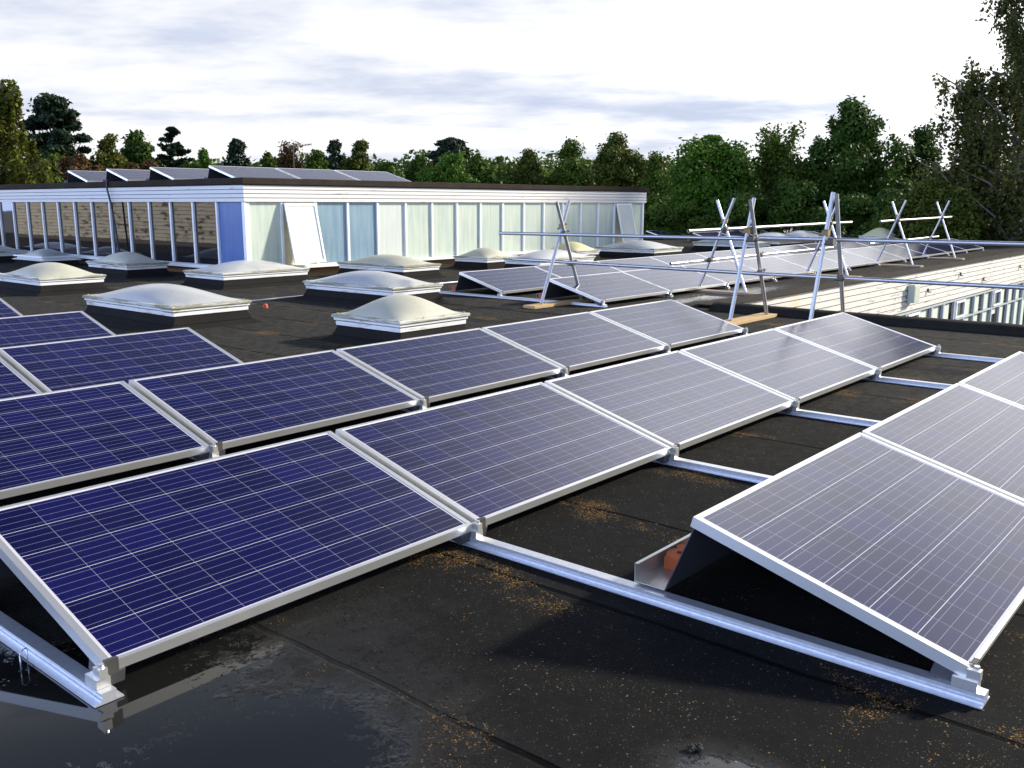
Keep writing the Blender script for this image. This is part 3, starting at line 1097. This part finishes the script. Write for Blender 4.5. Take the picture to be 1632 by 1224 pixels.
for x, z in ((18.9, -.52), (23.6, -.55), (27.6, -.42), (21.4, -.30)):
    hk = MB()
    hk.box((x - .012, FY - .05, z - .04), (x + .012, FY - .018, z + .05)); hk.box((x - .012, FY - .09, z - .04), (x + .05, FY - .05, z - .02))
    hk.build('hook', 'coupler', w)
finish(w)
bx = thing('wall_box', (17.65, FY - .02, -.5), 'slim grey-green box with a small yellow label fixed to the white cladding', 'wall box')
o = MB().box((17.50, FY - .17, -.68), (17.86, FY - .019, -.30)).build('casing', 'box', bx, bevel=.02)
o2 = MB()
for k in range(10):
    a0, a1 = math.pi * .25 + k * .3, math.pi * .25 + (k + 1) * .3
    q = lambda a, r: (17.68 + .05 * 0 + r * math.cos(a), FY - .173, -.47 + 1.25 * r * math.sin(a))
    o2.add([q(a0, .08), q(a1, .08), q(a1, .105), q(a0, .105)], [(0, 1, 2, 3)])
o2.build('emblem', 'emblem', bx)
finish(bx)

# weathered wing off to the left that the shaded windows mirror
ww = thing('boarded_wing', (1.1, 24, ZR), 'weathered cream boarded wing left of the view, mirrored in the dark windows', 'building')
a = MB()
for i in range(13):
    z0 = ZR + .15 + i * .135
    a.add([(1.1, 24, z0), (1.1, 41, z0), (1.088, 41, z0 + .118), (1.088, 24, z0 + .118), (1.0, 24, z0), (1.0, 41, z0), (1.0, 41, z0 + .118), (1.0, 24, z0 + .118)],
          [(0, 1, 2, 3), (3, 2, 6, 7), (0, 4, 5, 1), (0, 3, 7, 4), (1, 5, 6, 2)])
a.build('cladding', 'boards_old', ww)
MB().box((-5.9, 24.01, ZR), (1.06, 40.99, 1.80)).build('wall', 'gap', ww)
MB().box((-6, 23.9, 1.801), (1.2, 41.1, 1.95)).build('roof_edge', 'coping', ww)
finish(ww)

# ------------------------------------------------------------------ small things on the roof
cd = MB()
for p0, p1 in zip([(3.9, 9.42), (5.3, 9.40), (6.3, 9.44), (7.6, 9.46), (9.95, 9.44)], [(5.3, 9.40), (6.3, 9.44), (7.6, 9.46), (9.95, 9.44)]):
    cd.tube((*p0, ZR + .03), (*p1, ZR + .03), .013, n=8)
o = cd.build('conduit', 'rail', smooth=True)
tag(o, 'thin silver conduit lying on the felt between the grey domes', 'conduit')
o = MB().tube((0, 0, .001), (0, 0, .05), .036, .030, n=14).tube((0, 0, .05), (0, 0, .06), .022, .018, n=14).build('bottle_cap', 'red')
o.location = (5.02, 8.63, ZR)
tag(o, 'small red plastic cap lying on the felt between domes', 'cap')
mo = MB()
random.seed(2)
for k in range(14):
    mo.sphere((random.gauss(0, .008), random.gauss(0, .008), .004 + random.random() * .007), .004 + random.random() * .005, 7, 5, .8)
o = mo.build('moss_clump', 'moss', smooth=True)
o.location = (-.77, -1.51, ZR)
tag(o, 'small dark moss clump standing in the bottom puddle', 'moss')
wc = MB()
for p0, p1 in zip([(0, 0, 0), (0, 0, .05), (.012, .008, .062), (.03, .02, .058), (.03, .02, .0)], [(0, 0, .05), (.012, .008, .062), (.03, .02, .058), (.03, .02, .0)]):
    wc.tube(p0, p1, .0022, n=6)
o = wc.build('wire_clip', 'rail', smooth=True)
o.location = (-1.77, .36, ZR)
tag(o, 'bent wire clip standing in the puddle at lower left', 'clip')


# ------------------------------------------------------------------ trees
def np_mesh(name, verts, quads, mat):
    me = bpy.data.meshes.new(name)
    nv, nf = len(verts), len(quads)
    me.vertices.add(nv)
    me.vertices.foreach_set('co', verts.astype(np.float32).ravel())
    me.loops.add(nf * 4)
    me.loops.foreach_set('vertex_index', quads.astype(np.int32).ravel())
    me.polygons.add(nf)
    me.polygons.foreach_set('loop_start', np.arange(0, nf * 4, 4, dtype=np.int32))
    me.polygons.foreach_set('loop_total', np.full(nf, 4, dtype=np.int32))
    me.materials.append(mat)
    me.update(calc_edges=True)
    return me


def leaves(pts, size, rng, up=.4, elong=1.7, normals=None):
    """leaf-shaped rhombus at every point"""
    n = len(pts)
    nr = rng.normal(size=(n, 3))
    nr /= np.linalg.norm(nr, axis=1)[:, None]
    if normals is not None: nr = nr + normals * .8
    nr[:, 2] = np.abs(nr[:, 2]) * (1 if up else 1) + up
    nr /= np.linalg.norm(nr, axis=1)[:, None]
    t = np.cross(nr, rng.normal(size=(n, 3)))
    t /= np.linalg.norm(t, axis=1)[:, None] + 1e-9
    bt = np.cross(nr, t)
    s = (size * rng.uniform(.6, 1.35, n))[:, None]
    a = t * s * elong / 2
    c = bt * s / 2
    dz = nr * s * .12
    v = np.stack([pts - a, pts + c - dz, pts + a, pts - c - dz], 1).reshape(-1, 3)
    return v, np.arange(n * 4).reshape(-1, 4)


LEAF = {}


def leafmat(key, a, b, tr=.22):
    LEAF[key] = mat_leaf('foliage_' + key, a, b, tr)


leafmat('dark', (.024, .054, .009), (.060, .108, .015))
leafmat('mid', (.036, .068, .009), (.085, .130, .016))
leafmat('bright', (.032, .082, .008), (.075, .150, .014))
leafmat('yellow', (.055, .072, .010), (.120, .125, .018))
leafmat('olive', (.044, .066, .010), (.098, .112, .018))
leafmat('russet', (.060, .040, .016), (.110, .060, .022))
leafmat('pine', (.010, .022, .012), (.024, .042, .020), .08)
leafmat('birch', (.042, .057, .015), (.090, .092, .024), .32)


def tree(kind, name, px, top, hw, dist, mat, label, seed, bot=None, n=7000, leaf=.20, cat='tree', lean=0.):
    rng = np.random.default_rng(seed)
    base = at(px, 325, dist)
    ztop = at(px, top, dist)[2]
    R = hw * dist / FPX * (1 / .98)
    zb = ZG if bot is None else max(ZG, at(px, bot, dist)[2])
    H = ztop - ZG
    root = thing(name, (base[0], base[1], ZG), label, cat, 'trees beyond the roofs' if cat == 'tree' else 'shrubs beyond the roofs')
    tb = MB()
    P_, Nn = [], []
    if kind in ('broad', 'sparse'): zb = max(ZG + .6, zb - 1.6)
    cz = (ztop + zb) / 2 - ZG
    hz = (ztop - zb) / 2

    def seg(a, c, r0, r1, k=6): tb.tube(a, c, r0, r1, n=k, cap=False)
    tr = max(.09, H * .018)
    if kind == 'sparse':
        seg((0, 0, 0), (0, 0, H * .55), tr, tr * .6)
        seg((0, 0, H * .55), (.1, 0, H * .8), tr * .6, tr * .3)
        nb_ = 30
        for i in range(nb_):
            a = rng.uniform(0, 2 * math.pi)
            h0 = H * rng.uniform(.35, .78)
            h1 = h0 + (H - h0) * rng.uniform(.35, 1.0)
            rr = R * rng.uniform(.35, 1.0) * (1.15 - .45 * h1 / H)
            e = np.array([rr * math.cos(a), rr * math.sin(a), h1])
            md = np.array([e[0] * .45, e[1] * .45, h0 + (h1 - h0) * .62])
            seg((0, 0, h0), tuple(md), .07, .04, 5)
            seg(tuple(md), tuple(e), .04, .012, 5)
            m = int(n / nb_)
            tt = rng.uniform(0, 1.03, m)[:, None]
            p = np.where(tt < .4, np.array([0, 0, h0]) + (md - np.array([0, 0, h0])) * (.5 + tt * 1.25), md + (e - md) * (tt - .4) / .6)
            P_.append(p + rng.normal(size=(m, 3)) * np.array([.13, .13, .10]) * R); Nn.append(np.zeros((m, 3)))
    elif kind in ('broad', 'pine'):
        th = zb - ZG + .55 * (ztop - zb)
        seg((0, 0, 0), (lean * .5, 0, th * .5), tr * 1.25, tr)
        seg((lean * .5, 0, th * .5), (lean, 0, th), tr, tr * .5)
        z0c, hc = zb - ZG, ztop - zb
        K = {'broad': 90, 'sparse': 34, 'pine': 54}[kind]
        bs = {'broad': .24, 'sparse': .20, 'pine': .36}[kind]
        # several overlapping lobes give the crown an uneven outline
        lobes = [(0, 0, 1.0, .70 if kind == 'broad' else .95)]
        for j in range(7 if kind == 'broad' else 0):
            a = rng.uniform(0, 2 * math.pi)
            rr = rng.uniform(.30, .62)
            lobes.append((rr * math.cos(a), rr * math.sin(a), rng.uniform(.62, .97) * (1 - .22 * rr), rng.uniform(.34, .52)))

        def spot(t, a, lb, f):
            lx_, ly_, lt, lr = lb
            e = lr * max(0.0, 1 - (max(0.0, t - .34) / .66) ** 1.5) ** .68 * f * R
            return np.array([lx_ * R + e * math.cos(a), ly_ * R + e * math.sin(a), z0c + t * hc * .96 * lt])
        pick = lambda: lobes[0] if rng.uniform() < .34 else lobes[rng.integers(len(lobes))]
        if kind == 'broad':
            m = int(n * .26)
            pf = np.array([spot(rng.uniform(.0, .97), rng.uniform(0, 6.283), pick(), math.sqrt(rng.uniform(0, .8))) for _ in range(m)])
            P_.append(pf); Nn.append(np.zeros((m, 3)))
        for i in range(K):
            c = spot(rng.uniform(.0, 1.0), rng.uniform(0, 6.283), pick(), rng.uniform(.66, 1.0) if kind != 'pine' else math.sqrt(rng.uniform(.05, 1)))
            c[0] += lean
            k_ = rng.uniform(.55, 1.1)
            br = np.array([bs * R, bs * R, bs * R * (.8 if kind != 'pine' else .42)]) * k_
            m = max(12, int(n * (.78 if kind == 'broad' else 1) / K * k_ * 1.2))
            q = rng.normal(size=(m, 3))
            q /= np.linalg.norm(q, axis=1)[:, None]
            rad3 = rng.uniform(.1, 1, m)[:, None] ** .5
            tip = rng.uniform(size=m) < .16
            rad3[tip] *= rng.uniform(1.05, 1.6, tip.sum())[:, None]
            P_.append(c + q * rad3 * br)
            Nn.append(q)
            if i % 3 == 0 or kind == 'sparse':
                h0 = min(th, max(.3 * th, c[2] * .62))
                mid = np.array([c[0] * .45, c[1] * .45, (h0 + c[2]) / 2 - .04 * H])
                seg((lean * h0 / th, 0, h0), tuple(mid), tr * .42, tr * .26, 5)
                seg(tuple(mid), tuple(c), tr * .26, tr * .08, 5)
    elif kind == 'conifer':
        seg((0, 0, 0), (0, 0, H), tr * .9, .02)
        nb_ = 44
        for i in range(nb_):
            t = rng.uniform(0, 1) ** .9
            zc = (zb - ZG) + t * (ztop - zb) * .97
            a = rng.uniform(0, 2 * math.pi)
            ln = (R * (1 - t) ** .75 + .18) * rng.uniform(.5, 1.2)
            e = np.array([ln * math.cos(a), ln * math.sin(a), zc + ln * rng.uniform(.05, .45)])
            seg((0, 0, zc), tuple(e), .045, .012, 5)
            m = int(n / nb_)
            tt = rng.uniform(.1, 1.05, m)[:, None]
            pp = np.array([0, 0, zc]) * (1 - tt) + e * tt
            pp = pp + rng.normal(size=(m, 3)) * np.array([.20, .20, .12]) * (R * .24)
            P_.append(pp); Nn.append(np.zeros((m, 3)))
    elif kind == 'birch':
        th = H * .97
        pts = [(0, 0, 0), (.15, .05, th * .35), (-.05, .1, th * .68), (.1, 0, th * .93)]
        for p0, p1, r0, r1 in zip(pts, pts[1:], (tr, tr * .7, tr * .4), (tr * .7, tr * .4, .03)): seg(p0, p1, r0, r1, 8)
        K = 60
        for i in range(K):
            t = rng.uniform(.2, 1)
            a = rng.uniform(0, 2 * math.pi)
            spread = R * (1.0 - .42 * max(0, t - .45) / .55) * rng.uniform(.35, 1.0)
            z0 = t * th * .93
            e = np.array([spread * math.cos(a), spread * math.sin(a), min(z0 + spread * rng.uniform(.5, .9), H)])
            seg((0, 0, z0), tuple(e * np.array([.5, .5, 1]) - np.array([0, 0, (e[2] - z0) * .35])), tr * .28, tr * .16, 5)
            seg(tuple(e * np.array([.5, .5, 1]) - np.array([0, 0, (e[2] - z0) * .35])), tuple(e), tr * .16, .012, 5)
            S_ = 16
            for s_ in range(S_):
                f = rng.uniform(.3, 1.05)
                o = np.array([e[0] * f, e[1] * f, z0 + (e[2] - z0) * f]) + rng.normal(size=3) * np.array([.35, .35, .2]) * R * .16
                ln = rng.uniform(.5, 1.7) * H * .085
                m = max(6, int(n / (K * S_)))
                tt = rng.uniform(0, 1, m)
                sw = rng.normal(size=2) * .12
                pp = np.stack([o[0] + sw[0] * tt * ln, o[1] + sw[1] * tt * ln, o[2] - tt * ln], 1) + rng.normal(size=(m, 3)) * .055
                P_.append(pp); Nn.append(np.zeros((m, 3)))
    elif kind == 'shrub':
        K = 26
        seg((0, 0, 0), (0, 0, H * .5), tr, tr * .5)
        for i in range(K):
            a = rng.uniform(0, 2 * math.pi)
            t = rng.uniform(.05, 1)
            rr = R * math.sqrt(rng.uniform(.02, 1)) * (1 - .5 * t * t)
            c = np.array([rr * math.cos(a), rr * math.sin(a), (zb - ZG) + t * (ztop - zb) * (.98 - .3 * rr / R)])
            br = np.array([.26 * R, .26 * R, .16 * (ztop - zb)]) * rng.uniform(.7, 1.3)
            m = int(n / K)
            q = rng.normal(size=(m, 3)); q /= np.linalg.norm(q, axis=1)[:, None]
            P_.append(c + q * br * rng.uniform(.2, 1.15, m)[:, None] ** .6); Nn.append(q)
            if i % 2 == 0: seg((0, 0, H * .15), tuple(c), tr * .4, .02, 5)
    pts = np.concatenate(P_); nn = np.concatenate(Nn)
    keep = pts[:, 2] < (ztop - ZG) * 1.02
    pts, nn = pts[keep], nn[keep]
    v, q = leaves(pts, leaf, rng, .25 if kind != 'birch' else .0, 1.7 if kind != 'pine' else 2.2, nn)
    link('crown', np_mesh('crown', v, q, LEAF[mat]), root)
    tb.build('trunk', 'bark_birch' if kind == 'birch' else 'bark', root, smooth=True)
    return root


TREES = [
    ('birch', 'willow_tree', 2, 104, 86, 44, 'yellow', 'tall yellow-green drooping tree at the left picture edge', 1, 330, 22000, .15),
    ('pine', 'pine_tree', 98, 155, 42, 62, 'pine', 'tall black-green flat-layered pine at the left', 2, 262, 9000, .26),
    ('broad', 'round_tree', 90, 236, 50, 60, 'dark', 'dark bushy tree under the flat-layered pine', 3, 330, 6000, .24),
    ('shrub', 'russet_shrub', 130, 246, 40, 56, 'russet', 'reddish brown shrub right of the tall pine', 4, 330, 4500, .2),
    ('broad', 'leafy_tree', 182, 212, 34, 62, 'yellow', 'pale yellow-green tree with thin top twigs', 5, 330, 6000, .2),
    ('broad', 'evergreen_tree', 228, 209, 40, 70, 'dark', 'dark spreading evergreen left of the spiky conifer', 6, 330, 7000, .25),
    ('shrub', 'russet_shrub', 222, 250, 44, 56, 'russet', 'red-leaved shrub above the raised panels', 7, 330, 5000, .2),
    ('conifer', 'conifer_tree', 279, 203, 32, 66, 'pine', 'spiky open conifer with a pointed top', 8, 300, 4200, .24),
    ('shrub', 'leafy_shrub', 318, 234, 28, 58, 'bright', 'small bright green bush with one tall sprig', 9, 330, 3600, .18),
    ('broad', 'round_pine', 384, 220, 27, 78, 'pine', 'single dark round-headed tree against pale sky', 10, 330, 6500, .27),
    ('broad', 'round_tree', 430, 240, 22, 80, 'mid', 'low green round tree beside the antenna', 11, 330, 4000, .26),
    ('sparse', 'bare_tree', 462, 227, 30, 84, 'russet', 'thin brownish half-bare tree behind the antenna', 12, 330, 1700, .22),
    ('broad', 'round_tree', 508, 240, 30, 76, 'mid', 'round green tree right of the antenna', 13, 330, 5000, .26),
    ('broad', 'evergreen_tree', 537, 223, 27, 84, 'pine', 'dark evergreen left of the golden-topped tree', 14, 330, 5200, .28),
    ('broad', 'golden_tree', 578, 222, 30, 82, 'olive', 'golden olive tree in the middle of the distant line', 15, 330, 6000, .26),
    ('broad', 'round_tree', 622, 252, 42, 78, 'mid', 'low wide green tree above the panels on the raised roof', 16, 330, 6000, .26),
    ('broad', 'round_tree', 670, 246, 34, 84, 'dark', 'dark low tree left of the bright green dome-shaped tree', 17, 330, 5000, .28),
    ('pine', 'pine_tree', 720, 222, 30, 92, 'pine', 'flat-topped pine rising behind the bright green tree', 18, 262, 5200, .32),
    ('broad', 'round_tree', 722, 246, 52, 66, 'bright', 'bright green dome-shaped tree above the white building', 19, 330, 9500, .22),
    ('broad', 'round_tree', 762, 243, 24, 84, 'mid', 'green tree tucked behind the right side of the bright dome-shaped one', 20, 330, 4000, .28),
    ('pine', 'pine_tree', 795, 250, 13, 92, 'pine', 'tiny far pine in the gap of the tree line', 21, 310, 1800, .3),
    ('broad', 'lime_tree', 842, 236, 36, 76, 'olive', 'round olive tree right of the gap in the tree line', 22, 330, 7500, .24),
    ('broad', 'lime_tree', 908, 221, 40, 76, 'mid', 'tall olive-green tree, left of a matching pair', 23, 330, 8500, .24),
    ('broad', 'lime_tree', 984, 213, 48, 74, 'olive', 'broad tree with golden right side over the building end', 24, 330, 10500, .24),
    ('broad', 'round_tree', 1046, 240, 34, 66, 'mid', 'smaller green tree left of the wide bright tree', 25, 340, 5200, .22),
    ('broad', 'maple_tree', 1130, 200, 96, 46, 'bright', 'wide bright green tree behind the left scaffold poles', 26, 375, 17000, .19),
    ('sparse', 'branchy_tree', 1236, 198, 46, 48, 'mid', 'open branchy tree with sky showing between sprigs', 27, 350, 2800, .19),
    ('broad', 'oak_tree', 1352, 150, 78, 48, 'dark', 'tall dark round tree behind the right scaffold poles', 47, 375, 17000, .19),
    ('broad', 'oak_tree', 1462, 202, 58, 50, 'dark', 'lower dark tree between the tall round tree and the birch', 29, 375, 9000, .19),
    ('birch', 'birch_tree', 1622, -130, 104, 40, 'birch', 'very tall weeping birch at the right edge', 30, 330, 20000, .125),
    ('birch', 'birch_tree', 1534, 92, 76, 41, 'birch', 'shorter drooping birch beside the tallest one', 31, 330, 11000, .125),
    ('shrub', 'leafy_shrub', 1490, 285, 78, 40, 'olive', 'olive bush at the foot of the birches', 32, 385, 9000, .15),
    ('broad', 'holly_tree', 1606, 275, 56, 42, 'pine', 'nearly black evergreen at the right edge under the birch', 33, 390, 8000, .2),
    ('shrub', 'leafy_shrub', 1262, 290, 60, 44, 'dark', 'dark bush behind the middle pole crossing', 34, 385, 7000, .18),
    ('shrub', 'leafy_shrub', 1080, 318, 60, 42, 'mid', 'low green bush right of the white building end', 35, 385, 6500, .16),
    ('shrub', 'leafy_shrub', 1385, 300, 70, 43, 'dark', 'dark bush behind the far right pole frames', 36, 385, 7500, .18),
    ('shrub', 'leafy_shrub', 1180, 305, 60, 43, 'dark', 'dark green bush behind the left far pole frame', 37, 385, 6500, .18),
]
for tr_ in TREES:
    kind, nm, px, top, hw, dist, mt, lb, seed, bot, nl, lf = tr_
    tree(kind, nm, px, top, hw * (1.3 if kind == 'broad' and 360 < px < 1100 else 1.14 if kind == 'broad' else 1), dist, mt, lb, seed, bot, int(nl * (2.6 if kind != 'birch' else 1.5)), lf * (.62 if kind != 'birch' else .78), 'shrub' if kind == 'shrub' else 'tree')

# far belt of woodland closing the view behind the single trees
rng = np.random.default_rng(77)
V_, Q_, MI, off = [], [], [], 0
for k in range(190):
    px_ = rng.uniform(-260, 1900)
    dist = rng.uniform(84, 112)
    top = 240 + 44 * rng.uniform() ** .6
    c = at(px_, 325, dist)
    zt_ = at(px_, top, dist)[2]
    rad = rng.uniform(2.4, 4.6)
    for j in range(9):
        m = 150
        q = rng.normal(size=(m, 3)); q /= np.linalg.norm(q, axis=1)[:, None]
        cc = np.array([c[0], c[1], 0]) + rng.normal(size=3) * np.array([rad * .5, rad * .5, 0])
        cc[2] = rng.uniform(ZG + 1.5, zt_ - .9) if j else zt_ - 1.0
        p = cc + q * np.array([rad * .55, rad * .55, 1.25]) * rng.uniform(.2, 1.1, m)[:, None] ** .5
        v, f = leaves(p, .36, rng, .2, 1.5, q)
        V_.append(v); Q_.append(f + off); off += len(v)
        MI.append(np.full(len(f), k % 3, dtype=np.int32))
me = np_mesh('woodland', np.concatenate(V_), np.concatenate(Q_), LEAF['mid'])
me.materials.append(LEAF['dark']); me.materials.append(LEAF['olive'])
me.polygons.foreach_set('material_index', np.concatenate(MI))
o = link('woodland', me)
o['kind'] = 'stuff'
o['label'] = 'distant belt of mixed green woodland behind the single trees'
o['category'] = 'woodland'

# tv antenna on its mast
ap = at(470, 300, 73)
zt = at(470, 233, 73)[2]
r = thing('tv_antenna', (ap[0], ap[1], ZG), 'thin television antenna on a mast among the distant trees', 'antenna')
MB().tube((0, 0, 0), (0, 0, zt - ZG + .1), .032, n=8).build('mast', 'coupler', r)
bm = MB()
d = np.array([CR[0], CR[1], 0]); d /= np.linalg.norm(d)
p0, p1 = -d * .35, d * 1.35
bm.tube((p0[0], p0[1], zt - ZG - .08), (p1[0], p1[1], zt - ZG + .14), .035, n=6)
for k in range(9):
    q = p0 + (p1 - p0) * k / 8
    zq = zt - ZG - .08 + .22 * k / 8
    bm.tube((q[0], q[1], zq - .13), (q[0], q[1], zq + .13), .018, n=5)
bm.build('boom', 'coupler', r)
